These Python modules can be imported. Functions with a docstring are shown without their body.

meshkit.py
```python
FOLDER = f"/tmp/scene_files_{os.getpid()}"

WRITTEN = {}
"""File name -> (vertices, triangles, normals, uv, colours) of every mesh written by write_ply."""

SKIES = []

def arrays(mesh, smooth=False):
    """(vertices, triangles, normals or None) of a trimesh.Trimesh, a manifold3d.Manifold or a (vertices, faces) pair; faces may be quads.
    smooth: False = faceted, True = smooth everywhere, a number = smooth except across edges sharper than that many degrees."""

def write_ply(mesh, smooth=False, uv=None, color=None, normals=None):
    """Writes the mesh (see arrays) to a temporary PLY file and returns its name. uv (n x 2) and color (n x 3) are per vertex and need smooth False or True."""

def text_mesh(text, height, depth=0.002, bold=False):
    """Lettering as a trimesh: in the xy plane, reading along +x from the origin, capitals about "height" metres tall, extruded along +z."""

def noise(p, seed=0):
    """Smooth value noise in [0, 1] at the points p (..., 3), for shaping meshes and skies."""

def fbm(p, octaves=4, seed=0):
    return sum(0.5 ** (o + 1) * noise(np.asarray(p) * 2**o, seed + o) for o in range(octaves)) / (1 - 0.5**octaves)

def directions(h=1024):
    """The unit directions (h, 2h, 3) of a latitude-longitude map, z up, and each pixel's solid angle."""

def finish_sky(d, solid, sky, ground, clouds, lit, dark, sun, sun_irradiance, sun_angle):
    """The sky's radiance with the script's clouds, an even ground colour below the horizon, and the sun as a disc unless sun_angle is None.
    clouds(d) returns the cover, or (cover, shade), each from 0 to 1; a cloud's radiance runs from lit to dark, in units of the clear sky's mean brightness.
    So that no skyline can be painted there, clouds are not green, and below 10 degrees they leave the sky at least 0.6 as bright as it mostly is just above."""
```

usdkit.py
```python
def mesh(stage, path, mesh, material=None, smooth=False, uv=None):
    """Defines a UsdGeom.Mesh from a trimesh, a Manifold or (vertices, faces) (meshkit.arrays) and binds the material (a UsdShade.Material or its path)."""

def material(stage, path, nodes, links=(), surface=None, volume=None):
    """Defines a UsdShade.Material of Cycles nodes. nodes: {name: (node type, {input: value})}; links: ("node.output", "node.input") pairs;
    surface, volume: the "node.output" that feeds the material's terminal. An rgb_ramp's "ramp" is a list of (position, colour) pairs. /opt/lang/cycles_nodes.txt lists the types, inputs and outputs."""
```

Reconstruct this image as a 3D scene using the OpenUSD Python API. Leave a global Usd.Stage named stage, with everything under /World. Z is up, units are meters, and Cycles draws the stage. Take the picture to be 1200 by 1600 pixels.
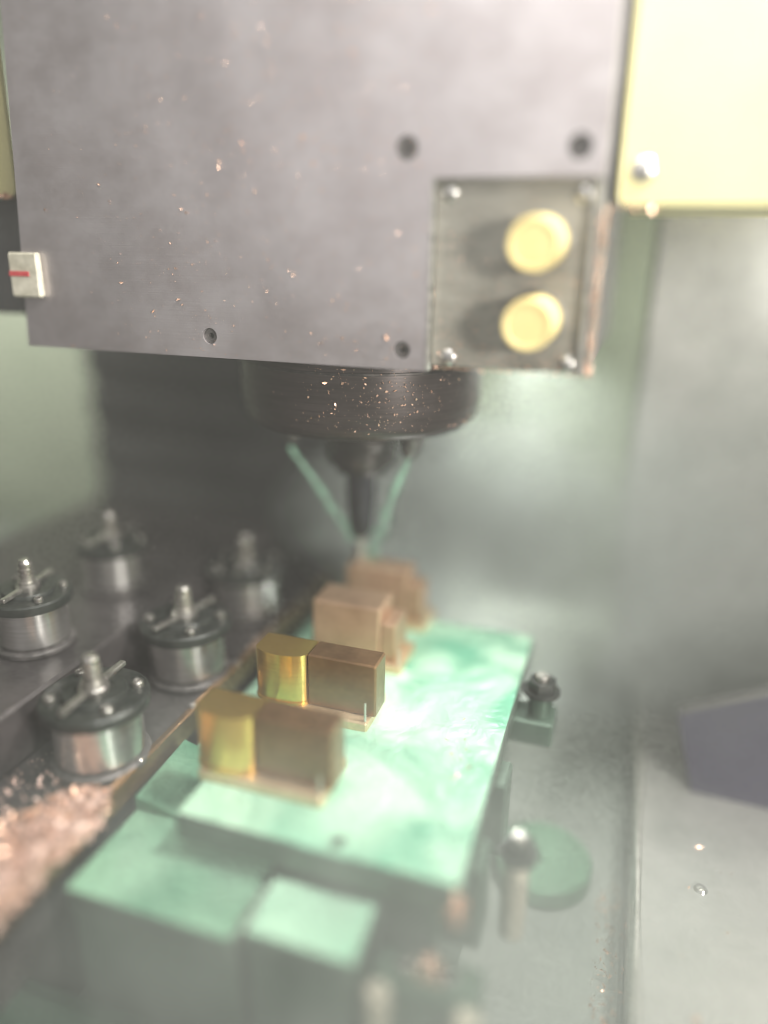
import math
import numpy as np
import trimesh
import shapely.geometry as sg
import manifold3d as m3
import meshkit
import usdkit
from pxr import Usd, UsdGeom, UsdLux, UsdShade, Gf, Sdf

stage = Usd.Stage.CreateInMemory()
UsdGeom.SetStageUpAxis(stage, UsdGeom.Tokens.z)
UsdGeom.SetStageMetersPerUnit(stage, 1.0)
UsdGeom.Xform.Define(stage, '/World')
UsdGeom.Scope.Define(stage, '/World/Looks')
RNG = np.random.default_rng(7)

# ------------------------------------------------------------------ camera
YAW, PITCH, ROLL = map(math.radians, (-17.847, 19.057, 0.983))
F_PX = 1185.45
fwd = np.array([math.sin(YAW) * math.cos(PITCH), math.cos(YAW) * math.cos(PITCH), -math.sin(PITCH)])
rgt = np.cross(fwd, [0, 0, 1]); rgt /= np.linalg.norm(rgt)
upv = np.cross(rgt, fwd)
r2 = math.cos(ROLL) * rgt + math.sin(ROLL) * upv
u2 = -math.sin(ROLL) * rgt + math.cos(ROLL) * upv
cam = UsdGeom.Camera.Define(stage, '/World/camera')
M = np.eye(4); M[0, :3], M[1, :3], M[2, :3] = r2, u2, -fwd
cam.AddTransformOp().Set(Gf.Matrix4d(*M.ravel().tolist()))
cam.CreateHorizontalApertureAttr(24.0)
cam.CreateVerticalApertureAttr(32.0)
cam.CreateFocalLengthAttr(24.0 * F_PX / 1200)
cam.CreateClippingRangeAttr(Gf.Vec2f(0.01, 50))
cam.CreateFStopAttr(0.60)
cam.CreateFocusDistanceAttr(0.445)
cam.CreateExposureAttr(0.30)

# ------------------------------------------------------------------ lamps
def look_at(prim, pos, target):
    pos, target = np.array(pos, float), np.array(target, float)
    b = pos - target; b /= np.linalg.norm(b)
    a = np.cross([0, 0, 1] if abs(b[2]) < .95 else [0, 1, 0], b); a /= np.linalg.norm(a)
    c = np.cross(b, a)
    m = np.eye(4); m[0, :3], m[1, :3], m[2, :3], m[3, :3] = a, c, b, pos
    UsdGeom.Xformable(prim).AddTransformOp().Set(Gf.Matrix4d(*m.ravel().tolist()))

def rect_lamp(name, pos, target, w, h, power, color):
    l = UsdLux.RectLight.Define(stage, '/World/' + name)
    l.CreateWidthAttr(w); l.CreateHeightAttr(h)
    l.CreateIntensityAttr(power); l.CreateColorAttr(Gf.Vec3f(*color))
    look_at(l, pos, target)
    return l

rect_lamp('work_lamp', (0.66, -0.17, 0.085), (-0.10, 0.42, -0.05), 0.14, 0.14, 195, (1.0, 0.95, 0.88))
rect_lamp('ceiling_lamp', (0.20, 0.382, 0.42), (-0.13, 0.37, -0.26), 0.20, 0.08, 180, (1.0, 0.98, 0.92))
rect_lamp('rack_fill', (-0.05, 0.12, 0.42), (-0.24, 0.40, -0.26), 0.16, 0.08, 44, (1.0, 0.98, 0.94))  # unseen fill added to brighten the rack and holders
rect_lamp('camera_side_fill', (-0.35, -0.55, 0.25), (-0.12, 0.45, -0.12), 0.7, 0.6, 0.8, (1.0, 0.97, 1.0))  # unseen broad soft fill added from the camera side
rect_lamp('wall_glint_fill', (0.118, 0.54, -0.01), (-0.06, 0.66, -0.12), 0.05, 0.09, 5.5, (1.0, 0.98, 0.9))  # unseen lamp added for the right wall highlight and the mist
rect_lamp('mist_fill_top', (-0.075, 0.572, -0.0615), (-0.125, 0.570, -0.25), 0.06, 0.05, 40, (0.98, 1.0, 0.95))  # unseen lamp added beneath the head to brighten the mist
rect_lamp('mist_fill_low', (-0.105, 0.560, -0.380), (-0.115, 0.578, -0.20), 0.09, 0.05, 24, (0.98, 1.0, 0.95))  # added lamp hidden behind the table, lights the mist from below
rect_lamp('left_wall_fill', (-0.82, 0.56, 0.06), (-0.80, 0.86, -0.16), 0.12, 0.12, 42, (1.0, 0.98, 0.88))  # unseen lamp added to brighten the left part of the back wall

# ------------------------------------------------------------------ materials
def mat(name, nodes, links=(), surface='p.BSDF', volume=None):
    usdkit.material(stage, '/World/Looks/' + name, nodes, links, surface=surface, volume=volume)
    return '/World/Looks/' + name

def grimy(name, dark, light, rough=(.35, .6), scale=14, metallic=0.0, bump=.0, stretch=(1, 1, 1), coat=0.0, bscale=120, detail=6, spec=.5):
    """A base colour that wanders between two tones, a roughness that wanders with it, and fine relief."""
    n = {'g': ('geometry', {}), 'm': ('mapping', {'scale': stretch}), 'n': ('noise_texture', {'scale': scale, 'detail': detail, 'roughness': .6}),
         'r': ('rgb_ramp', {'ramp': [(.3, dark), (.7, light)]}),
         'q': ('map_range', {'from_min': .3, 'from_max': .7, 'to_min': rough[0], 'to_max': rough[1], 'clamp': True}),
         'p': ('principled_bsdf', {'metallic': metallic, 'coat_weight': coat, 'specular_ior_level': spec})}
    l = [('g.position', 'm.vector'), ('m.vector', 'n.vector'), ('n.fac', 'r.fac'), ('r.color', 'p.base_color'), ('n.fac', 'q.value'), ('q.result', 'p.roughness')]
    if bump:
        n['bn'] = ('noise_texture', {'scale': bscale, 'detail': 4, 'roughness': .6})
        n['b'] = ('bump', {'strength': bump, 'distance': .002})
        l += [('m.vector', 'bn.vector'), ('bn.fac', 'b.height'), ('b.normal', 'p.normal')]
    return mat(name, n, l)

# brushed steel: fine horizontal grind marks over broad cloudy tone
plate_steel = mat('ground_steel', {
    'g': ('geometry', {}), 'm1': ('mapping', {'scale': (6, 6, 900)}), 'n1': ('noise_texture', {'scale': 1.6, 'detail': 5}),
    'm2': ('mapping', {'scale': (1, 1, .35)}), 'n2': ('noise_texture', {'scale': 16, 'detail': 4, 'roughness': .55}),
    'm3': ('mapping', {'scale': (1, 1, 1.6)}), 'n3': ('noise_texture', {'scale': 22, 'detail': 7, 'roughness': .7}),
    'r2': ('rgb_ramp', {'ramp': [(.3, (.43, .40, .41)), (.7, (.58, .545, .56))]}),
    'r3': ('rgb_ramp', {'ramp': [(.38, (.86, .83, .82)), (.6, (1, 1, 1))]}),
    'x': ('mix_color', {'blend_type': 'multiply', 'fac': .8}),
    'q': ('map_range', {'from_min': .3, 'from_max': .7, 'to_min': .36, 'to_max': .50, 'clamp': True}),
    'b': ('bump', {'strength': .10, 'distance': .0006}),
    'p': ('principled_bsdf', {'metallic': .72, 'specular_ior_level': .5})},
    [('g.position', 'm1.vector'), ('m1.vector', 'n1.vector'), ('g.position', 'm2.vector'), ('m2.vector', 'n2.vector'), ('g.position', 'm3.vector'), ('m3.vector', 'n3.vector'),
     ('n2.fac', 'r2.fac'), ('n3.fac', 'r3.fac'), ('r2.color', 'x.a'), ('r3.color', 'x.b'), ('x.result', 'p.base_color'),
     ('n3.fac', 'q.value'), ('q.result', 'p.roughness'), ('n1.fac', 'b.height'), ('b.normal', 'p.normal')])
panel_steel = grimy('oily_panel_steel', (.17, .165, .14), (.27, .26, .225), (.3, .45), 40, .15, .15, (1, 1, 2.5), coat=.25, bscale=400)
trim_steel = grimy('bright_trim_steel', (.5, .49, .45), (.68, .67, .63), (.25, .4), 60, .8, .1, (1, 1, 3))
housing_paint = grimy('dark_housing', (.10, .10, .10), (.17, .17, .165), (.4, .6), 22, .2, .1)
screw_black = grimy('blackened_screw', (.10, .095, .095), (.19, .18, .175), (.3, .5), 200, .6)
screw_bright = grimy('zinc_screw', (.42, .41, .40), (.6, .59, .57), (.2, .35), 200, .9)
cream_paint = grimy('cream_paint', (.62, .57, .28), (.68, .63, .34), (.35, .5), 8, 0, .05, bscale=700)
cap_plastic = grimy('yellow_plastic', (.66, .53, .23), (.72, .60, .28), (.28, .42), 90, 0, .05)
holder_steel = grimy('black_tool_steel', (.035, .035, .045), (.07, .07, .08), (.22, .36), 120, .7)
collar_steel = grimy('grey_collar_steel', (.06, .055, .055), (.12, .11, .105), (.22, .35), 120, .85)
carbide = grimy('carbide', (.55, .5, .46), (.7, .66, .6), (.25, .4), 300, .7)
def turned(name, dark, light, rough, metallic=.95, aniso=.85, rot=0.0):
    # circumferential turning marks: the highlight spreads along the axis
    return mat(name, {'g': ('geometry', {}), 'm': ('mapping', {'scale': (1, 1, 25)}), 'n': ('noise_texture', {'scale': 40, 'detail': 4}), 'r': ('rgb_ramp', {'ramp': [(.3, dark), (.7, light)]}),
        't': ('tangent', {'direction_type': 'radial', 'axis': 'z'}), 'p': ('principled_bsdf', {'metallic': metallic, 'roughness': rough, 'anisotropic': aniso, 'anisotropic_rotation': rot})},
        [('g.position', 'm.vector'), ('m.vector', 'n.vector'), ('n.fac', 'r.fac'), ('r.color', 'p.base_color'), ('t.tangent', 'p.tangent')])
chrome = turned('turned_steel', (.74, .73, .71), (.90, .89, .87), .25, rot=.25)
nose_steel = turned('blackened_nose_steel', (.030, .023, .022), (.060, .048, .046), .36, .45, .35, .25)
disc_black = grimy('black_disc', (.02, .024, .022), (.05, .055, .05), (.25, .45), 90, .3, .1)
stud_steel = grimy('stud_steel', (.42, .40, .37), (.62, .6, .56), (.22, .35), 90, .9)
rack_steel = grimy('rack_steel', (.05, .047, .048), (.11, .10, .10), (.3, .5), 30, .4, .2)
copper = grimy('milled_copper', (.20, .115, .055), (.29, .175, .09), (.24, .38), 35, .75, .06, (1, 1, 1.3), bscale=500)
glare_yellow = turned('yellow_glare_metal', (.80, .54, .17), (.90, .64, .22), .20, .9, .8, .25)  # yellow base colour holds the lamp glare on the copper
mist_paled_copper = grimy('mist_paled_copper', (.42, .27, .17), (.54, .36, .24), (.3, .45), 40, .55, .06)  # copper made paler: the mist veil over the far blocks is in the colour
copper_base = grimy('wet_copper_base', (.60, .44, .26), (.74, .58, .38), (.25, .4), 60, .6, .08)
table_steel = grimy('wet_table_steel', (.07, .10, .08), (.12, .16, .13), (.18, .36), 40, .3, .15)
fixture_steel = grimy('fixture_steel', (.055, .095, .07), (.10, .15, .115), (.3, .5), 40, .4, .15)
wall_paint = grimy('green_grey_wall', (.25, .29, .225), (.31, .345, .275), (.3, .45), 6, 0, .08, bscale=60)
rear_bounce_tint = grimy('rear_wall_green_bounce', (.135, .165, .115), (.18, .21, .15), (.4, .55), 8, 0, .06, bscale=60)  # green painted in for the light the coolant reflects onto the wall
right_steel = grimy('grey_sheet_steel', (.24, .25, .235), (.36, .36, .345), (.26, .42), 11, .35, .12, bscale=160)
pan_paint = grimy('wet_pan_paint', (.22, .25, .23), (.34, .37, .34), (.3, .5), 14, .1, .05, bscale=90)
slate_paint = grimy('slate_blue_paint', (.045, .045, .065), (.065, .065, .09), (.4, .55), 12)
column_black = grimy('black_bellows', (.018, .02, .02), (.035, .038, .036), (.5, .7), 20, 0, .1)
white_label = grimy('white_label', (.42, .40, .31), (.72, .69, .58), (.35, .5), 120)
red_ink = grimy('red_ink', (.5, .05, .06), (.6, .09, .09), (.4, .5), 200)
pale_steel = grimy('pale_bolt_steel', (.58, .53, .44), (.74, .69, .58), (.25, .4), 60, .6)
green_plastic = grimy('green_rubber', (.08, .20, .12), (.11, .25, .15), (.35, .5), 30, 0, .1)
chip_pink = grimy('wet_pink_chips', (.72, .50, .42), (.86, .68, .60), (.3, .5), 150, .25)
chip_copper = mat('copper_chips', {'o': ('geometry', {}), 'r': ('rgb_ramp', {'ramp': [(0, (.80, .52, .38)), (.5, (.88, .70, .58)), (1, (.95, .90, .84))]}),
                  'p': ('principled_bsdf', {'metallic': .6, 'roughness': .3})}, [('o.random_per_island', 'r.fac'), ('r.color', 'p.base_color')])
def coolant_mat(name, dark, light):
  return mat(name, {
    'g': ('geometry', {}), 'n': ('noise_texture', {'scale': 17, 'detail': 3, 'roughness': .5, 'distortion': .9}), 'r': ('rgb_ramp', {'ramp': [(.34, dark), (.64, light)]}),
    'bn': ('noise_texture', {'scale': 70, 'detail': 3, 'distortion': .6}), 'b': ('bump', {'strength': .5, 'distance': .004}),
    'p': ('principled_bsdf', {'roughness': .24, 'ior': 1.34, 'subsurface_weight': .0})},
    [('g.position', 'n.vector'), ('n.fac', 'r.fac'), ('r.color', 'p.base_color'), ('g.position', 'bn.vector'), ('bn.fac', 'b.height'), ('b.normal', 'p.normal')])
coolant = coolant_mat('milky_green_coolant', (.15, .40, .27), (.50, .75, .57))
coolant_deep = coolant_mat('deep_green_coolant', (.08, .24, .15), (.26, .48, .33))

def jet_mat(name, clear0, clear1):
    # solid stream at the nozzle that breaks up into spray lower down
    return mat(name, {'g': ('geometry', {}), 'z': ('separate_xyz', {}), 'n': ('noise_texture', {'scale': 260, 'detail': 3}),
        'k': ('map_range', {'from_min': -.145, 'from_max': -.192, 'to_min': clear0, 'to_max': clear1, 'clamp': True}),
        'nr': ('map_range', {'from_min': .35, 'from_max': .65, 'to_min': -.12, 'to_max': .12, 'clamp': True}), 'ad': ('math', {'math_type': 'add', 'use_clamp': True}),
        't': ('translucent_bsdf', {'color': (.60, .92, .74)}), 'd': ('principled_bsdf', {'base_color': (.60, .92, .74), 'roughness': .2}), 'tr': ('transparent_bsdf', {'color': (.93, 1, .96)}),
        'm': ('mix_closure', {'fac': .5}), 'm2': ('mix_closure', {})},
        [('g.position', 'z.vector'), ('g.position', 'n.vector'), ('z.z', 'k.value'), ('n.fac', 'nr.value'), ('k.result', 'ad.value1'), ('nr.result', 'ad.value2'), ('ad.value', 'm2.fac'),
         ('t.BSDF', 'm.closure1'), ('d.BSDF', 'm.closure2'), ('m.closure', 'm2.closure1'), ('tr.BSDF', 'm2.closure2')], surface='m2.closure')
jet_liquid, jet_faint = jet_mat('green_coolant_jet', .35, .80), jet_mat('green_coolant_spray', .62, .92)

# ------------------------------------------------------------------ helpers
_count = {}
def path_of(name, parent):
    base = (str(parent.GetPath()) if parent is not None else '/World') + '/' + name
    k = _count.get(base, 0); _count[base] = k + 1
    return base if k == 0 else '%s_%03d' % (base, k)

def tag(prim, label=None, cat=None, group=None, kind=None):
    for k, v in (('label', label), ('category', cat), ('group', group), ('kind', kind)):
        if v:
            prim.SetCustomDataByKey(k, v)
    return prim

def thing(name, label, cat, loc=(0, 0, 0), group=None):
    x = UsdGeom.Xform.Define(stage, path_of(name, None))
    x.AddTranslateOp().Set(Gf.Vec3d(*map(float, loc)))
    return tag(x.GetPrim(), label, cat, group)

def origin(prim):
    o = np.zeros(3)
    while prim and str(prim.GetPath()) != '/World':
        a = prim.GetAttribute('xformOp:translate')
        if a and a.Get() is not None:
            o += np.array(a.Get())
        prim = prim.GetParent()
    return o

def obj(name, mesh, material, parent=None, smooth=35, world=True):
    """One Mesh prim; vertices are given in world space (world=True) or in the thing's own space."""
    v, f, n = meshkit.arrays(mesh, smooth)
    if parent is not None and world:
        v = v - origin(parent)
    p = path_of(name, parent)
    m = UsdGeom.Mesh.Define(stage, p)
    from pxr import Vt
    m.CreatePointsAttr(Vt.Vec3fArray.FromNumpy(v.astype(np.float32)))
    m.CreateFaceVertexCountsAttr(Vt.IntArray.FromNumpy(np.full(len(f), 3, np.int32)))
    m.CreateFaceVertexIndicesAttr(Vt.IntArray.FromNumpy(f.astype(np.int32).ravel()))
    m.CreateSubdivisionSchemeAttr('none')
    if n is not None:
        m.CreateNormalsAttr(Vt.Vec3fArray.FromNumpy(n.astype(np.float32)))
        m.SetNormalsInterpolation('vertex')
    UsdShade.MaterialBindingAPI.Apply(m.GetPrim()).Bind(UsdShade.Material.Get(stage, material))
    return m.GetPrim()

def hull(pts):
    return trimesh.Trimesh(*[np.array(a) for a in (lambda t: (t.vertices, t.faces))(trimesh.convex.convex_hull(np.array(pts, float)))], process=True)

def box(x0, x1, y0, y1, z0, z1, b=.001):
    """A box with chamfered edges."""
    pts = []
    for x, sx in ((x0, 1), (x1, -1)):
        for y, sy in ((y0, 1), (y1, -1)):
            for z, sz in ((z0, 1), (z1, -1)):
                pts += [(x, y + sy * b, z + sz * b), (x + sx * b, y, z + sz * b), (x + sx * b, y + sy * b, z)]
    return hull(pts)

def cat(*ms):
    return trimesh.util.concatenate(list(ms))

def lathe(profile, centre=(0, 0, 0), axis='z', sections=72):
    """Revolves (radius, height) pairs about z; axis 'y' turns height to point at -y (towards the camera)."""
    m = trimesh.creation.revolve(np.array(profile, float), sections=sections)
    if axis == 'y':
        m.apply_transform(trimesh.transformations.rotation_matrix(math.pi / 2, [1, 0, 0]))
    m.apply_translation(centre)
    if m.volume < 0:
        m.invert()
    return m

def plate_xz(poly, y0, y1):
    """Extrudes a polygon drawn in (x, z) from y0 to y1."""
    m = trimesh.creation.extrude_polygon(poly, y1 - y0, engine='earcut')
    m.apply_transform(trimesh.transformations.rotation_matrix(math.pi / 2, [1, 0, 0]))   # z -> -y
    m.apply_translation([0, y1, 0])
    return m

def hexagon(r, rot=0.0):
    return sg.Polygon([(r * math.cos(rot + k * math.pi / 3), r * math.sin(rot + k * math.pi / 3)) for k in range(6)])

def tube(points, radii, n=12):
    points = np.array(points, float); rings = []
    for i, p in enumerate(points):
        t = points[min(i + 1, len(points) - 1)] - points[max(i - 1, 0)]; t /= np.linalg.norm(t)
        a = np.cross(t, [0.3, 0.9, 0.2]); a /= np.linalg.norm(a); b = np.cross(t, a)
        ang = np.linspace(0, 2 * math.pi, n, endpoint=False)
        rings.append(p + radii[i] * (np.cos(ang)[:, None] * a + np.sin(ang)[:, None] * b))
    v = np.vstack(rings + [points[:1], points[-1:]]); f = []
    for i in range(len(points) - 1):
        for k in range(n):
            a0, a1 = i * n + k, i * n + (k + 1) % n
            f += [(a0, a1, a1 + n), (a0, a1 + n, a0 + n)]
    c0, c1 = len(v) - 2, len(v) - 1
    for k in range(n):
        f += [(c0, (k + 1) % n, k), (c1, (len(points) - 1) * n + k, (len(points) - 1) * n + (k + 1) % n)]
    m = trimesh.Trimesh(v, f, process=False)
    if m.volume < 0:
        m.invert()
    return m

def flakes(points, normals, size, rng, lift=.0002):
    """Tiny bent chips lying about on a surface: two triangles each, folded along the middle."""
    points, normals = np.asarray(points, float), np.asarray(normals, float)
    n = len(points); r = rng.normal(size=(n, 3)); a = np.cross(normals, r); a /= np.linalg.norm(a, axis=1)[:, None]
    tilt = rng.normal(scale=.45, size=(n, 3)); nn = normals + tilt; nn /= np.linalg.norm(nn, axis=1)[:, None]
    a = a - (a * nn).sum(1)[:, None] * nn; a /= np.linalg.norm(a, axis=1)[:, None]
    b = np.cross(nn, a)
    s = size * np.exp(rng.normal(scale=.55, size=n))[:, None]; w = s * rng.uniform(.25, .7, (n, 1))
    c = points + normals * (lift + .35 * s)
    v = np.stack([c + a * s, c + b * w + nn * s * .25, c - a * s, c - b * w + nn * s * .25], 1).reshape(-1, 3)
    i = np.arange(n)[:, None] * 4
    f = np.vstack([i + [0, 1, 2], i + [0, 2, 3]])
    return trimesh.Trimesh(v, f, process=False)

# ------------------------------------------------------------------ setting
s = obj('back_wall', box(-1.3, .9, .86, .90, -.75, .75, .004), wall_paint); tag(s, 'pale green grey painted back wall of the machine enclosure', 'wall', kind='structure')
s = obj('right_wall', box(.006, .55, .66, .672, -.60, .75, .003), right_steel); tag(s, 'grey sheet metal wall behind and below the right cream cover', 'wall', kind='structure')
s = obj('rear_panel', box(-.150, .0055, .662, .674, -.60, .75, .003), rear_bounce_tint); tag(s, 'rear wall panel tinted green for coolant light, right of the spindle nose', 'wall', kind='structure')
s = obj('floor_pan', box(-1.3, .036, -.05, .86, -.42, -.40, .003), pan_paint); tag(s, 'wet grey green floor pan of the machine under the table', 'floor', kind='structure')
s = obj('left_wall', box(-1.22, -1.20, .1, .86, -.40, .75, .003), wall_paint); tag(s, 'grey green side wall of the enclosure far left', 'wall', kind='structure')

t = thing('bellows_column', 'black column cover in the dark behind and left of the spindle nose', 'column', (-.42, .70, -.40))
obj('cover', box(-.555, -.25, .68, .80, -.40, .30, .004), column_black, t)
for k in range(9):
    obj('fold', box(-.552, -.253, .670, .679, -.38 + k * .05, -.345 + k * .05, .003), column_black, t)

# right-hand way cover, its sheet edge and the slate coloured step behind it
t = thing('way_cover', 'flat grey sheet metal cover with upright left edge at lower right', 'cover', (.2, .35, -.40))
obj('top_sheet', box(.0397, .45, .05, .655, -.375, -.36, .0015), right_steel, t)
obj('edge_sheet', box(.0365, .0395, .05, .66, -.40, -.352, .0008), trim_steel, t)
for k, y in enumerate((.12, .25, .40)):
    obj('rivet', lathe([(0, .0022), (.003, .0016), (.0042, 0), (0, 0)], (.075, y, -.36), sections=20), screw_bright, t)
t = thing('slate_step', 'slate blue grey metal step behind the flat cover at the right edge', 'step', (.25, .50, -.36))
obj('riser', hull([(.074, .492, -.3598), (.45, .478, -.3598), (.0585, .500, -.3045), (.45, .500, -.110), (.074, .512, -.3598), (.45, .512, -.3598), (.0585, .509, -.3045), (.45, .509, -.110)]), slate_paint, t, smooth=False)
obj('rim', hull([(.0585, .4985, -.3042), (.45, .4985, -.1097), (.0585, .5105, -.3042), (.45, .5105, -.1097), (.0585, .4985, -.3020), (.45, .4985, -.1075), (.0585, .5105, -.3020), (.45, .5105, -.1075)]), housing_paint, t, smooth=False)
t = thing('wall_ledge', 'pale green ledge on the wall behind the table corner', 'ledge', (-.04, .64, -.31))
obj('shelf', box(-.11, .012, .630, .658, -.318, -.290, .002), wall_paint, t)
obj('bracket', box(-.108, -.100, .640, .657, -.340, -.3185, .001), wall_paint, t)
obj('bracket', box(.002, .010, .640, .657, -.340, -.3185, .001), wall_paint, t)

# ------------------------------------------------------------------ spindle head
head = thing('spindle_head', 'grey steel spindle head with screwed front plate and dark round nose', 'spindle head', (-.19, .50, -.06))
holes = [(-.1200, .0483, .0058), (-.0354, .0474, .0058), (-.2379, -.0494, .0046), (-.1202, -.0512, .0046)]
outline = sg.Polygon([(-.3704, -.0618), (-.1069, -.0618), (-.1066, .0345), (-.0225, .0345), (-.0222, .22), (-.352, .22)])
for x, z, r in holes:
    outline = outline.difference(sg.Point(x, z).buffer(r, 24))
obj('front_plate', plate_xz(outline, .400, .408), plate_steel, head, smooth=25)
lip = cat(hull([(-.1069, .3996, -.0618), (-.1057, .3996, -.0618), (-.1066, .3996, .0345), (-.1054, .3996, .0345), (-.1069, .4075, -.0618), (-.1057, .4075, -.0618), (-.1066, .4075, .0345), (-.1054, .4075, .0345)]))
obj('plate_edge', lip, trim_steel, head, smooth=False)
for x, z, r in holes:
    ring = sg.Point(0, 0).buffer(r * .93, 24).difference(hexagon(r * .42, .3))
    m = plate_xz(ring, 0, .004); m.apply_translation([x, .4018, z])
    sc = obj('countersunk_screw', m, screw_black, head, smooth=25)
    m = plate_xz(hexagon(r * .43, .3), 0, .001); m.apply_translation([x, .4048, z])
    obj('socket', m, column_black, sc, smooth=False)
obj('housing', box(-.366, -.0212, .4085, .64, -.058, .22, .0015), housing_paint, head)

# recessed oily panel with two yellow caps
panel = obj('recess_panel', box(-.1052, -.0238, .4055, .4083, -.0590, .0340, .0006), panel_steel, head)
obj('top_edge', box(-.1052, -.0238, .4012, .4054, .0326, .0343, .0004), panel_steel, panel)
obj('side_trim', hull([(-.0282, .4050, -.059), (-.0282, .4050, .033), (-.0266, .4012, -.059), (-.0266, .4012, .033), (-.0246, .4012, -.059), (-.0246, .4012, .033), (-.0238, .4050, -.059), (-.0238, .4050, .033)]), trim_steel, panel, smooth=False)
obj('side_rail', box(-.0232, -.0196, .4030, .4084, -.0600, .0225, .0008), panel_steel, panel)
def dome(x, z, y, r, h=.0028):
    a = np.linspace(0, math.pi / 2, 8)
    return lathe([(r * 1.0, -.0006)] + [(r * math.cos(q), h * math.sin(q)) for q in a[:-1]] + [(0, h)], (x, y, z), 'y', 32)
for x, z in ((-.0982, .0278), (-.0318, .0270), (-.0955, -.0542), (-.0325, -.0545)):
    sc = obj('dome_screw', dome(x, z, .4056, .0047), screw_bright, panel)
def cap(x, z, r, length, dx, dz):
    """A stubby round plastic plug that stands out of the panel, slightly tipped."""
    prof = [(r * .96, 0), (r * 1.02, .0012), (r, .002), (r, length - .003), (r * .985, length - .0012), (r * .93, length), (r * .80, length), (r * .765, length - .0008), (r * .72, length - .0008), (0, length - .0005)]
    m = lathe(prof, (0, 0, 0), 'y', 64)
    S = np.eye(4); S[0, 1], S[2, 1] = -dx / length, -dz / length
    m.apply_transform(S); m.apply_translation([x, .4055, z])
    return m
for x, z in ((-.0500, .0052), (-.0500, -.0325)):
    obj('yellow_cap', cap(x, z, .0130, .0205, -.0020, -.0014), cap_plastic, panel)
    obj('cap_collar', lathe([(.0134, 0), (.0146, 0), (.0146, .0018), (.0134, .0022)], (x, .4055, z), 'y', 48), panel_steel, panel)

# small white label block on the left edge of the plate
lb = obj('white_label', box(-.3735, -.3515, .3950, .3998, -.0315, -.0050, .0012), white_label, head)
obj('red_stripe', box(-.3730, -.3580, .3944, .3949, -.0190, -.0160, .0002), red_ink, lb)

# spindle nose
AX, AY = -.177, .495
nose_prof = [(0, -.062), (.081, -.062), (.082, -.066), (.082, -.094), (.0800, -.0975)]
nose_prof += [(.068 + .012 * math.cos(a), -.100 - .012 * math.sin(a)) for a in np.linspace(.1, math.pi / 2, 9)]
nose_prof += [(.040, -.1135), (.038, -.1130), (0, -.1130)]
nose = obj('spindle_nose', lathe(nose_prof[::-1], (AX, AY, 0), sections=128), nose_steel, head)
obj('nose_groove', lathe([(.0818, -.0700), (.0826, -.0696), (.0826, -.0684), (.0818, -.0680)][::-1], (AX, AY, 0), sections=128), collar_steel, nose)
for dx, dy in ((.045, -.022), (-.052, -.012)):
    nz = tube([(AX + dx, AY + dy, -.112), (AX + dx * .94, AY + dy * .94, -.124), (AX + dx * .90, AY + dy * .9, -.130)], [.0075, .0070, .0042], 20)
    obj('coolant_nozzle', nz, screw_black, nose)

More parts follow.
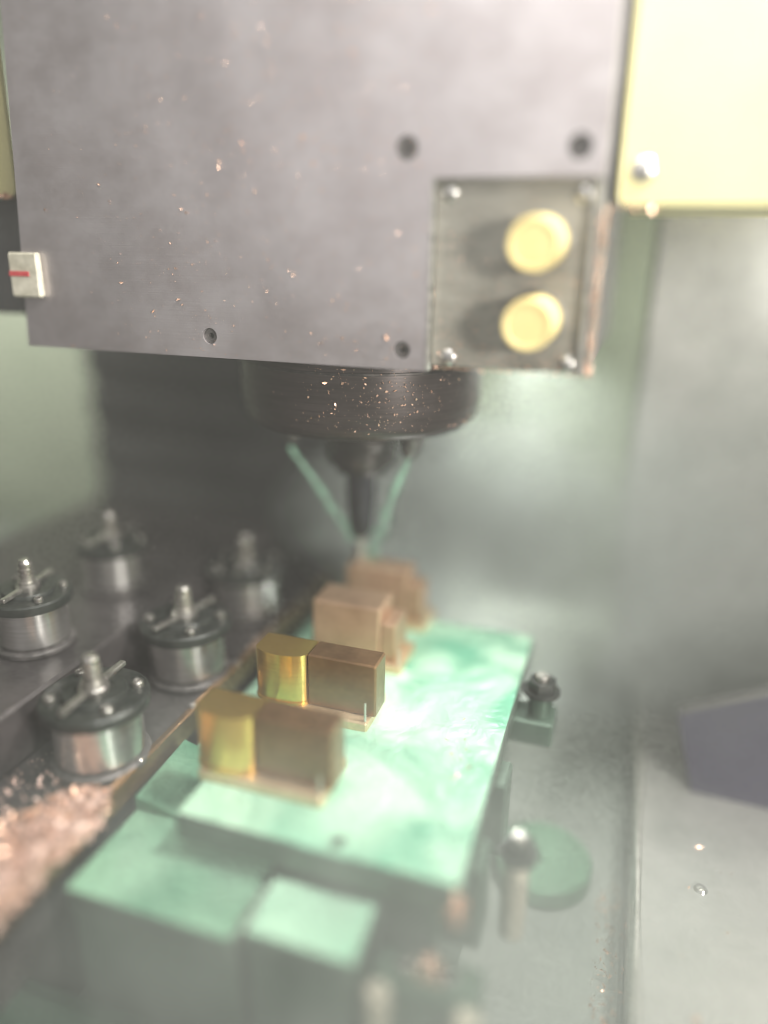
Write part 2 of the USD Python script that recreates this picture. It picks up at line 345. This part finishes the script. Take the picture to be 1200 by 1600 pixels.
# ------------------------------------------------------------------ cutting tool held by the spindle
tool = thing('cutting_tool', 'slim black tool holder with thin end mill under the spindle nose', 'tool', (AX, AY, -.225))
obj('collar', lathe([(0, -.150), (.0165, -.150), (.0185, -.1475), (.0185, -.1445), (.0235, -.1425), (.0245, -.140), (.0245, -.1300), (.026, -.1280), (.026, -.1136), (0, -.1136)], (AX, AY, 0), sections=64), collar_steel, tool)
h = obj('holder', lathe([(0, -.1995), (.0062, -.1995), (.0074, -.1980), (.0084, -.190), (.0087, -.1885), (.0087, -.1872), (.0082, -.1868), (.0082, -.1855), (.0092, -.1850), (.0103, -.158), (.0103, -.1501), (0, -.1501)], (AX, AY, 0), sections=64), holder_steel, tool)
obj('holder_ring', lathe([(.0082, -.1920), (.0090, -.1916), (.0090, -.1900), (.0083, -.1896)], (AX, AY, 0), sections=48), collar_steel, h)
ang = np.linspace(0, 7 * math.pi, 60); zz = np.linspace(-.1996, -.2285, 60)
mill = [tube([(AX, AY, -.1996), (AX, AY, -.2100), (AX, AY, -.2275)], [.0024, .0024, .0014], 16)]
for ph in (0, math.pi):
    mill.append(tube(np.stack([AX + .0012 * np.cos(ang + ph), AY + .0012 * np.sin(ang + ph), zz], 1)[20:], np.full(40, .0007), 6))
obj('end_mill', cat(*mill), carbide, tool)

# ------------------------------------------------------------------ cream covers beside the head
def rounded(x0, x1, z0, z1, r):
    return sg.box(x0 + r, z0 + r, x1 - r, z1 - r).buffer(r, 12)
t = thing('cream_cover', 'bright cream painted sheet cover right of the spindle head with screw', 'cover', (.1, .44, .02))
obj('sheet', plate_xz(rounded(-.0168, .30, .0228, .40, .0045), .415, .4185), cream_paint, t, smooth=25)
obj('side_flange', box(-.0165, -.0140, .4188, .50, .0265, .38, .0006), cream_paint, t)
obj('bottom_flange', box(-.0130, .30, .4188, .56, .0230, .0255, .0006), cream_paint, t)
obj('dome_screw', dome(-.0064, .0383, .4150, .0060, .0030), screw_bright, t)
t = thing('cream_cover', 'narrow cream painted cover strip left of the spindle head', 'cover', (-.5, .44, .02))
obj('sheet', plate_xz(rounded(-.60, -.388, .0285, .40, .0045), .425, .4285), cream_paint, t, smooth=25)
obj('bottom_flange', box(-.598, -.390, .4288, .53, .0290, .0315, .0006), cream_paint, t)
t = thing('side_bracket', 'dark bracket under the left cream cover behind the white label', 'bracket', (-.40, .46, -.02))
obj('plate', box(-.46, -.3735, .435, .60, -.046, .0270, .001), housing_paint, t)
obj('bolt_head', dome(-.392, .006, .4350, .005, .003), screw_black, t)

# ------------------------------------------------------------------ table with four workpieces
ZT = -.265
table = thing('fixture_table', 'flat steel fixture table running with pale green coolant', 'table', (-.118, .38, -.40))
TX0, TX1, TY0, TY1 = -.1885, -.0455, .2580, .5020
obj('top_plate', box(TX0, TX1, TY0, TY1, -.2795, ZT, .0012), table_steel, table)
obj('under_body', box(TX0 + .012, TX1 - .012, TY0 + .010, TY1 - .010, -.40, -.2798, .001), fixture_steel, table)
for y in (.300, .365, .432):
    b = obj('side_lug', box(TX1 - .0118, TX1 + (.006 if y < .43 else .024), y - .012, y + .012, -.330 if y < .43 else -.298, -.2805, .0015), fixture_steel, table)
# countersunk holes with screws round the rim
for x, y in ((-.0585, .276), (-.0585, .380), (-.0585, .486), (-.085, .494), (-.108, .496)):
    obj('table_screw', lathe([(0, .0006), (.0028, .0006), (.0040, .0012), (.0046, .0008), (.0048, -.0005), (0, -.0005)], (x, y, ZT), sections=28), screw_black, table)

# wet film: an uneven puddle sheet with holes where steel shows
def film(x0, x1, y0, y1, z, seed, thr, thick, n=110, edge=.004):
    xs, ys = np.linspace(x0, x1, n), np.linspace(y0, y1, int(n * (y1 - y0) / (x1 - x0)) + 1)
    X, Y = np.meshgrid(xs, ys, indexing='ij')
    P = np.stack([X, Y, np.zeros_like(X)], -1)
    h = meshkit.fbm(P * 28, 4, seed) - thr
    rip = meshkit.fbm(P * np.array([90, 60, 1]), 3, seed + 5) - .5
    Z = z + np.clip(h * 6, -1, 1) * thick + rip * thick * .9
    idx = np.arange(X.size).reshape(X.shape); keep = (h[:-1, :-1] + h[1:, 1:]) > -.08
    q = np.stack([idx[:-1, :-1], idx[1:, :-1], idx[1:, 1:], idx[:-1, 1:]], -1)[keep]
    return trimesh.Trimesh(np.stack([X, Y, Z], -1).reshape(-1, 3), np.vstack([q[:, [0, 1, 2]], q[:, [0, 2, 3]]]), process=False)
f = obj('table_coolant', film(TX0 + .001, TX1 - .0006, TY0 + .001, TY1 - .001, ZT + .0009, 3, .20, .0009), coolant, smooth=True)
tag(f, 'pale green coolant film pooled over the fixture table', 'coolant', kind='stuff')

names = ['nearest brown copper workpiece with left side bulged and yellowed for a lamp glint at front of row',
         'second copper workpiece from the front with left side bulged and yellowed for a lamp glint',
         'third copper workpiece with a low step on its right side',
         'rearmost mist-paled copper workpiece directly under the thin end mill']
FRONT = [.2845, .3515, .4175, .4800]
for i, y0 in enumerate(FRONT):
    t = thing('workpiece', names[i], 'workpiece', (-.155, y0 + .02, ZT), None)
    yb = y0 + (.036 if i < 3 else .030)
    zb = ZT + .0075
    obj('base_plate', box(-.1915, -.1215, y0, yb, ZT + .0004, zb, .0010), copper_base, t)
    if i < 2:
        yf, yk, zt = y0 + .0070, y0 + .0250, -.2228 - .0006 * i
        obj('block', box(-.1610, -.1185, yf, yk, zb, zt, .0010), copper, t)
        a = np.linspace(0, math.pi, 40)        # left half bulged and coloured yellow to carry the lamp glare
        arc = [(-.1780 + .0166 * math.cos(q), yf + .002 - .0075 * math.sin(q)) for q in a]
        poly = sg.Polygon(arc + [(-.1946, yk), (-.1614, yk)])
        m = trimesh.creation.extrude_polygon(poly, zt - .0008 - zb, engine='earcut'); m.apply_translation([0, 0, zb])
        p = obj('glint_bulge', m, glare_yellow, t, smooth=30)
        lo = sg.Polygon([(-.1780 + .0172 * math.cos(q), yf + .002 - .0088 * math.sin(q)) for q in a]).buffer(0)
        m = trimesh.creation.extrude_polygon(lo, .0022, engine='earcut'); m.apply_translation([0, 0, zb])
        obj('foot_step', m, glare_yellow, p, smooth=30)
    else:
        obj('block', box(-.1850, -.1375, y0 + .004, yb - .003, zb, -.2205, .0012), mist_paled_copper, t)
        obj('step', box(-.1373, -.1272, y0 + .006, yb - .004, zb, -.2310, .0010), mist_paled_copper, t)
    obj('lit_edge_strip', tube([(-.1232, y0 + .0022, zb), (-.1232, y0 + .0022, zb + .012)], [.0007, .0006], 10), trim_steel, t)  # bright sliver added for the lit corner edge of the base plate

# lower fixture plates in front of the table
t = thing('lower_plate', 'bright pale green wet plate below the front edge of the table', 'plate', (-.11, .25, -.40))
obj('plate', box(-.1345, -.0825, .2245, .2675, -.300, -.2855, .0012), table_steel, t)
obj('foot', box(-.1335, -.0835, .2262, .267, -.40, -.3003, .001), fixture_steel, t)
f = obj('plate_coolant', film(-.1340, -.0830, .2250, .2570, -.2847, 11, .34, .0007, 60), coolant, smooth=True); tag(f, 'pale green coolant on the bright lower plate', 'coolant', kind='stuff')
t = thing('lower_plate', 'dim green wet plate left of the bright lower plate', 'plate', (-.18, .25, -.40))
obj('plate', box(-.228, -.1395, .2220, .280, -.306, -.2905, .0012), table_steel, t)
obj('foot', box(-.226, -.1400, .2240, .276, -.40, -.3063, .001), fixture_steel, t)
obj('slot_edge', box(-.1392, -.1368, .2265, .2560, -.2950, -.2880, .0006), trim_steel, t)
f = obj('plate_coolant', film(-.2275, -.1400, .2225, .2795, -.2898, 17, .18, .0007, 70), coolant_deep, smooth=True); tag(f, 'green coolant on the dim plate left of the bright lower plate', 'coolant', kind='stuff')
t = thing('cross_bar', 'dark grey bar along the bottom of the picture below the plates', 'bar', (-.16, .20, -.36))
obj('bar', box(-.40, -.080, .160, .214, -.40, -.352, .002), fixture_steel, t)
obj('bar_edge', box(-.40, -.080, .2143, .2165, -.362, -.350, .0008), fixture_steel, t)

# clamps to the right of the table
def hexnut(x, y, z0, z1, r):
    m = trimesh.creation.extrude_polygon(hexagon(r, .4).difference(sg.Point(0, 0).buffer(r * .55)), z1 - z0, engine='earcut'); m.apply_translation([x, y, z0]); return m
def clamp(label, x, y, z0, z1, r, capm, body, grp=None):
    t = thing('clamp_bolt', label, 'bolt', (x, y, z0))
    obj('shank', lathe([(0, z0), (r, z0), (r * 1.02, z0 + .001), (r, z0 + .002), (r, z1 - .004), (r * .9, z1 - .001), (0, z1 - .001)], (x, y, 0), sections=40), body, t)
    obj('washer', lathe([(r * 1.0, z1 - .0012), (r * 1.55, z1 - .0012), (r * 1.6, z1), (r * 1.55, z1 + .0012), (0, z1 + .0012)], (x, y, 0), sections=40), capm, t)
    obj('nut', hexnut(x, y, z1 + .0013, z1 + .008, r * 1.2), capm, t, smooth=False)
    obj('stud', lathe([(0, z1 + .002), (r * .6, z1 + .002), (r * .6, z1 + .0105), (r * .5, z1 + .0115), (0, z1 + .0115)], (x, y, 0), sections=28), stud_steel, t)
    return t
clamp('cream coloured clamp bolt with dark nut beside the table front corner', -.0265, .310, -.335, -.2840, .0066, disc_black, pale_steel)
clamp('dark clamp bolt beside the middle of the table right edge', -.0315, .432, -.2804, -.2640, .0075, disc_black, fixture_steel)
t = thing('rubber_disc', 'dull green round disc lying to the right of the clamp bolts', 'disc', (-.006, .330, -.36))
obj('disc', lathe([(0, -.40), (.031, -.40), (.0325, -.398), (.0325, -.387), (.0305, -.3845), (.012, -.384), (0, -.3842)], (-.0195, .424, 0), sections=64), green_plastic, t)
obj('hub', lathe([(0, -.3842), (.0065, -.3842), (.0065, -.3815), (.0055, -.3805), (0, -.3805)], (-.0195, .424, 0), sections=32), green_plastic, t)
def post(label, x, y, z0, z1, r):
    t = thing('round_post', label, 'post', (x, y, z0))
    obj('shaft', lathe([(0, z0), (r, z0), (r, z1 - .003), (r * .86, z1), (0, z1)], (x, y, 0), sections=40), pale_steel, t)
    obj('base_ring', lathe([(r * 1.01, z0), (r * 1.5, z0), (r * 1.5, z0 + .004), (r * 1.01, z0 + .006)], (x, y, 0), sections=40), screw_black, t)
post('pale round post at the bottom edge below the bright lower plate', -.0720, .2260, -.345, -.2960, .0058)
post('pale round post at the bottom edge right of its twin', -.0345, .2330, -.350, -.3040, .0058)
t = thing('clamp_block', 'grey green clamp block with copper chips beyond the table front corner', 'block', (-.06, .25, -.36))
obj('block', box(-.0795, -.0310, .236, .2560, -.345, -.3020, .002), fixture_steel, t)
obj('foot', box(-.0775, -.0330, .236, .275, -.40, -.3453, .001), fixture_steel, t)
for x in (-.066, -.046):
    obj('socket_screw', lathe([(.0022, .0001), (.0038, .0001), (.0038, .003), (.0024, .0036), (.0022, .0026)], (x, .246, -.302), sections=28), screw_black, t)

# ------------------------------------------------------------------ tool rack and its five holders
t = thing('tool_rack', 'dark steel rack under the round tool holders with copper toned edge rail', 'rack', (-.37, .38, -.40))
obj('deck', box(-.300, -.2375, .13, .60, -.286, -.2735, .002), rack_steel, t)
obj('deck', box(-.50, -.3005, .13, .60, -.2860, -.2405, .002), rack_steel, t)
obj('leg', box(-.48, -.45, .15, .58, -.40, -.2863, .001), rack_steel, t)
obj('leg', box(-.28, -.255, .15, .58, -.40, -.2863, .001), rack_steel, t)
obj('edge_rail', box(-.2372, -.2325, .13, .60, -.285, -.2695, .0010), copper, t)
for k in range(7):
    obj('rail_screw', lathe([(0, .0014), (.0020, .0014), (.0028, 0), (0, 0)], (-.2349, .24 + k * .055, -.2695), sections=20), screw_bright, t)

HX = [(-.2592, .2939), (-.2612, .3878), (-.2674, .4843), (-.3408, .3405), (-.3479, .4316)]
HL = ['nearest round silver tool holder with black disc top beside the copper rail',
      'middle tool holder of the row along the copper rail',
      'farthest tool holder of the row along the copper rail nearest the coolant spray',
      'tool holder cut by the left picture edge in the back row',
      'upper tool holder of the back row in front of the black column']
def build_holder(loc, label):
    t = thing('tool_holder', label, 'tool holder', loc, 'round tool holders on the rack')
    L = dict(parent=t, world=False)
    K = np.diag([.87, .87, .87, 1.0])
    def part(name, m, material):
        m = m.copy(); m.apply_transform(K); return obj(name, m, material, **L)
    part('foot_flange', lathe([(0, 0), (.0300, 0), (.0310, .001), (.0310, .004), (.0295, .0052), (.0268, .0056), (.0266, .0075), (0, .0075)], sections=80), screw_black)
    part('body', lathe([(0, .0076), (.0268, .0076), (.0277, .0085), (.0277, .0375), (.0268, .0384), (0, .0384)], sections=96), chrome)
    disc = part('disc', lathe([(0, .0385), (.027, .0385), (.0325, .0392), (.0335, .0402), (.0335, .0462), (.0320, .0474), (.0205, .0478), (.0200, .0500), (.0192, .0508), (.0120, .0508), (.0115, .0500), (0, .0500)], sections=96), disc_black)
    for a in (0.35, 0.35 + math.pi):
        m = box(.0095, .0315, -.0024, .0024, .0505, .0540, .0007); m.apply_transform(trimesh.transformations.rotation_matrix(a, [0, 0, 1]))
        part('arm', m, stud_steel)
    for a in (1.3, 2.6, 4.4, 5.7):
        m = lathe([(.0015, .001), (.0034, .001), (.0034, .0042), (.0026, .0048), (.0015, .0042)], (.0262 * math.cos(a), .0262 * math.sin(a), .0468), sections=24)
        part('cap_screw', m, stud_steel)
    prof = [(0, .0501), (.0095, .0501), (.0095, .0530), (.0072, .0545), (.0072, .0570)]
    zc = .0570
    for k in range(3):
        prof += [(.0060, zc + .0004), (.0060, zc + .0024), (.0048, zc + .0028), (.0048, zc + .0042)]; zc += .0042
    prof += [(.0054, zc + .0004), (.0054, zc + .0030), (.0036, zc + .0055), (0, zc + .0055)]
    part('pull_stud', lathe(prof, sections=48), stud_steel)
    return t
first = build_holder((HX[0][0], HX[0][1], -.2732), HL[0])
UsdGeom.Xformable(first).AddRotateZOp().Set(72.0)
for k, ((x, y), lab, rz) in enumerate(zip(HX[1:], HL[1:], (58, 84, 76, 61))):
    r = UsdGeom.Xform.Define(stage, path_of('tool_holder', None))
    r.GetPrim().GetReferences().AddInternalReference(first.GetPath())
    r.GetPrim().SetInstanceable(True)
    r.ClearXformOpOrder()
    r.AddTranslateOp(opSuffix='place').Set(Gf.Vec3d(x, y, -.2732 if k < 2 else -.2403)); r.AddRotateZOp(opSuffix='turn').Set(float(rz))
    if k >= 2:
        r.AddScaleOp(opSuffix='size').Set(Gf.Vec3f(.88, .88, .88))
    tag(r.GetPrim(), lab, 'tool holder', 'round tool holders on the rack')

# coolant in the trough between rack and table
f = obj('trough_coolant', film(-.2298, -.1895, .285, .62, -.2950, 21, .22, .0016, 50), coolant, smooth=True); tag(f, 'green coolant running in the trough between rack and table', 'coolant', kind='stuff')
t = thing('trough', 'sloped green tinted gutter between the tool rack and the table', 'trough', (-.21, .42, -.40))
obj('bed', box(-.2300, -.1890, .2805, .64, -.40, -.2970, .001), fixture_steel, t)
obj('side_slope', hull([(-.2295, .2805, -.2968), (-.2295, .335, -.2968), (-.1895, .2805, -.2968), (-.1895, .335, -.2968), (-.2290, .2805, -.282), (-.2290, .330, -.279), (-.1895, .2805, -.2905), (-.1895, .330, -.2905)]), coolant_deep, t, smooth=False)

# ------------------------------------------------------------------ coolant jets
def jet(p0, p1, r0, r1, seed):
    p0, p1 = np.array(p0), np.array(p1); s_ = np.linspace(0, 1, 40)
    pts = p0 + (p1 - p0) * s_[:, None]; pts[:, 2] -= .006 * s_ ** 2
    pts += (np.stack([meshkit.noise(np.stack([s_ * 9 + k * 7, s_ * 0, s_ * 0], 1), seed + k) for k in range(3)], 1) - .5) * .0024
    rr = (r0 + (r1 - r0) * s_) * (.55 + .9 * meshkit.noise(np.stack([s_ * 22, s_ * 0, s_ * 0], 1), seed + 9))
    return tube(pts, rr, 14)
j = obj('coolant_jet', jet((AX - .050, AY - .012, -.1335), (AX - .006, AY - .003, -.1975), .0015, .0030, 1), jet_liquid); tag(j, 'green coolant jet slanting in from the left of the tool', 'jet')
j = obj('coolant_jet', jet((AX + .041, AY - .020, -.1320), (AX + .010, AY - .004, -.2080), .0018, .0050, 2), jet_faint); tag(j, 'faint green coolant jet slanting in from the right of the tool', 'jet')

rng = np.random.default_rng(77); drops = []
for k in range(150):
    b = trimesh.creation.icosphere(1); b.apply_scale(.0003 * math.exp(rng.normal(0, .5))); d = rng.normal(0, 1, 3) * [.020, .012, .014]
    b.apply_translation([AX + .006 + d[0], AY - .006 + d[1], -.205 + d[2]]); drops.append(b)
o = obj('spray_droplets', cat(*drops), jet_liquid, smooth=True); tag(o, 'fine coolant droplets flying round the tool tip', 'spray', kind='stuff')

# ------------------------------------------------------------------ copper chips
def scatter_front(n, sample, y, size, seed):
    rng = np.random.default_rng(seed); p = sample(rng, n)
    pts = np.stack([p[:, 0], np.full(len(p), y), p[:, 1]], 1)
    return flakes(pts, np.tile([0, -1, 0], (len(p), 1)), size, rng)
def s_plate(rng, n):
    p = np.stack([rng.beta(2.2, 1.3, n) * .26 - .36, rng.uniform(-.06, .125, n)], 1)
    q = np.stack([rng.uniform(-.22, -.11, n // 4), rng.uniform(.037, .12, n // 4)], 1)
    p = np.vstack([p, q]); return p[(p[:, 0] < -.108) | (p[:, 1] > .036)]
def s_panel(rng, n):
    return np.stack([rng.uniform(-.104, -.03, n), -.058 + .09 * rng.beta(.8, 1.9, n)], 1)
m = [scatter_front(1500, s_plate, .3998, .00029, 1), scatter_front(700, s_panel, .4053, .00032, 2)]
rng = np.random.default_rng(5)
z = rng.uniform(-.060, .020, 420); x = rng.uniform(-.0232, -.0197, 420)
m.append(flakes(np.stack([x, np.full(420, .4028), z], 1), np.tile([0, -1, 0], (420, 1)), .00042, rng))
x = -.104 + .08 * rng.random(240)
m.append(flakes(np.stack([x, rng.uniform(.400, .406, 240), np.full(240, -.0593)], 1), np.tile([0, -.6, -.8], (240, 1)), .0005, rng))
x = rng.uniform(-.024, .005, 90)
m.append(flakes(np.stack([x, rng.uniform(.412, .418, 90), np.full(90, .0222)], 1), np.tile([0, -.8, -.6], (90, 1)), .0006, rng))
x = rng.uniform(-.40, -.388, 60)
m.append(flakes(np.stack([x, rng.uniform(.420, .4245, 60), np.full(60, .0285)], 1), np.tile([0, -1, 0.], (60, 1)), .0009, rng))
a = rng.normal(-1.05, .38, 420); zz = rng.uniform(-.104, -.063, 420)
nrm = np.stack([np.cos(a), np.sin(a), np.zeros_like(a)], 1)
m.append(flakes(np.stack([AX, AY, 0]) + nrm * .0826 + np.stack([0 * a, 0 * a, zz], 1), nrm, .00036, rng))
c = obj('head_chips', cat(*m), chip_copper, smooth=False); tag(c, 'tiny bright copper chips stuck on the spindle head, panel and nose', 'chips', kind='stuff')

def heap(cx, cy, z0, rx, ry, hgt, n, size, seed):
    rng = np.random.default_rng(seed); a = rng.uniform(0, 2 * math.pi, n); q = np.sqrt(rng.random(n))
    p = np.stack([cx + rx * q * np.cos(a), cy + ry * q * np.sin(a), z0 + hgt * (1 - q ** 2) * rng.uniform(.6, 1, n)], 1)
    nn = rng.normal(size=(n, 3)); nn[:, 2] = abs(nn[:, 2]) + .4; nn /= np.linalg.norm(nn, axis=1)[:, None]
    return flakes(p, nn, size, rng)
c = obj('chip_heap', cat(heap(-.2440, .240, -.2735, .019, .030, .007, 2600, .0010, 31), heap(-.257, .200, -.2735, .030, .040, .006, 3000, .0010, 32), heap(-.2349, .226, -.2700, .006, .045, .003, 700, .0009, 33), heap(-.268, .255, -.2735, .03, .05, .001, 350, .0009, 34)), chip_pink, smooth=False)
tag(c, 'heap of pale pink copper chips at lower left before the tool rack', 'chips', kind='stuff')
m = [heap(-.2440, .240, -.2720, .021, .032, .0075, 420, .0012, 61), heap(-.258, .20, -.2720, .03, .04, .0065, 420, .0012, 62)]
m += [heap(.027, .30 + k * .05, -.3998, .010, .03, .005, 150, .0009, 40 + k) for k in range(3)]
m += [heap(-.0465, .2580, -.2795, .004, .006, .012, 160, .0009, 51), heap(-.0560, .2460, -.3015, .010, .007, .003, 140, .0008, 52), heap(-.0315, .432, -.2610, .007, .007, .002, 60, .0009, 53), heap(-.067, .345, -.2645, .014, .04, .001, 130, .0008, 54), heap(.12, .30, -.3598, .10, .18, .001, 70, .0009, 55)]
c = obj('loose_chips', cat(*m), chip_copper, smooth=False); tag(c, 'loose shiny copper chips scattered on heap, table corner, clamps and floor pan', 'chips', kind='stuff')

# ------------------------------------------------------------------ coolant mist round the tool, and haze
def mist_material(name, centre, radius, density, color, nscale):
    return mat(name, {'g': ('geometry', {}), 'v': ('mapping', {'location': tuple(-c / q for c, q in zip(centre, radius)), 'scale': tuple(1 / q for q in radius)}),
        's': ('gradient_texture', {'gradient_type': 'spherical'}), 'n': ('noise_texture', {'scale': nscale, 'detail': 2}),
        'nr': ('map_range', {'from_min': .32, 'from_max': .68, 'to_min': .35, 'to_max': 1.6, 'clamp': True}),
        'k': ('math', {'math_type': 'multiply'}), 'k2': ('math', {'math_type': 'multiply', 'value2': density}),
        'p': ('principled_volume', {'color': color, 'anisotropy': 0.0})},
        [('g.position', 'v.vector'), ('v.vector', 's.vector'), ('g.position', 'n.vector'), ('n.fac', 'nr.value'), ('s.fac', 'k.value1'), ('nr.result', 'k.value2'),
         ('k.value', 'k2.value1'), ('k2.value', 'p.density')], surface=None, volume='p.volume')
MISTS = [('pale coolant mist cloud blowing out to the right of the tool', (-.120, .578, -.218), (.155, .072, .105), 26.0),
         ('pale coolant mist puff left of the tool tip', (-.215, .580, -.215), (.080, .058, .065), 20.0),
         ('thin coolant mist added over the front of the table for a milky lens glow', (-.075, .245, -.305), (.250, .145, .125), 7.5),  # cloud added to veil the foreground like a fogged lens
         ('broad thin mist drifting along the wall at right', (.020, .560, -.240), (.230, .098, .210), 9.0)]
for i, (lab, c0, rad, dens) in enumerate(MISTS):
    s_ = trimesh.creation.icosphere(3); s_.apply_scale(rad); s_.apply_translation(c0)
    o = obj('coolant_mist', s_, mist_material('mist_%s' % 'abcd'[i], c0, rad, dens, (.86, .95, .88), 22), smooth=True)
    tag(o, lab, 'mist', kind='stuff')
haze_mat = mat('haze', {'p': ('principled_volume', {'color': (.93, .93, .88), 'density': .17, 'anisotropy': .2})}, surface=None, volume='p.volume')
hz = obj('haze', trimesh.creation.box(bounds=[[-1.6, -1.0, -1.5], [1.2, 1.1, .9]]), haze_mat, smooth=False); tag(hz, 'thin oily haze filling the machine', 'haze', kind='stuff')
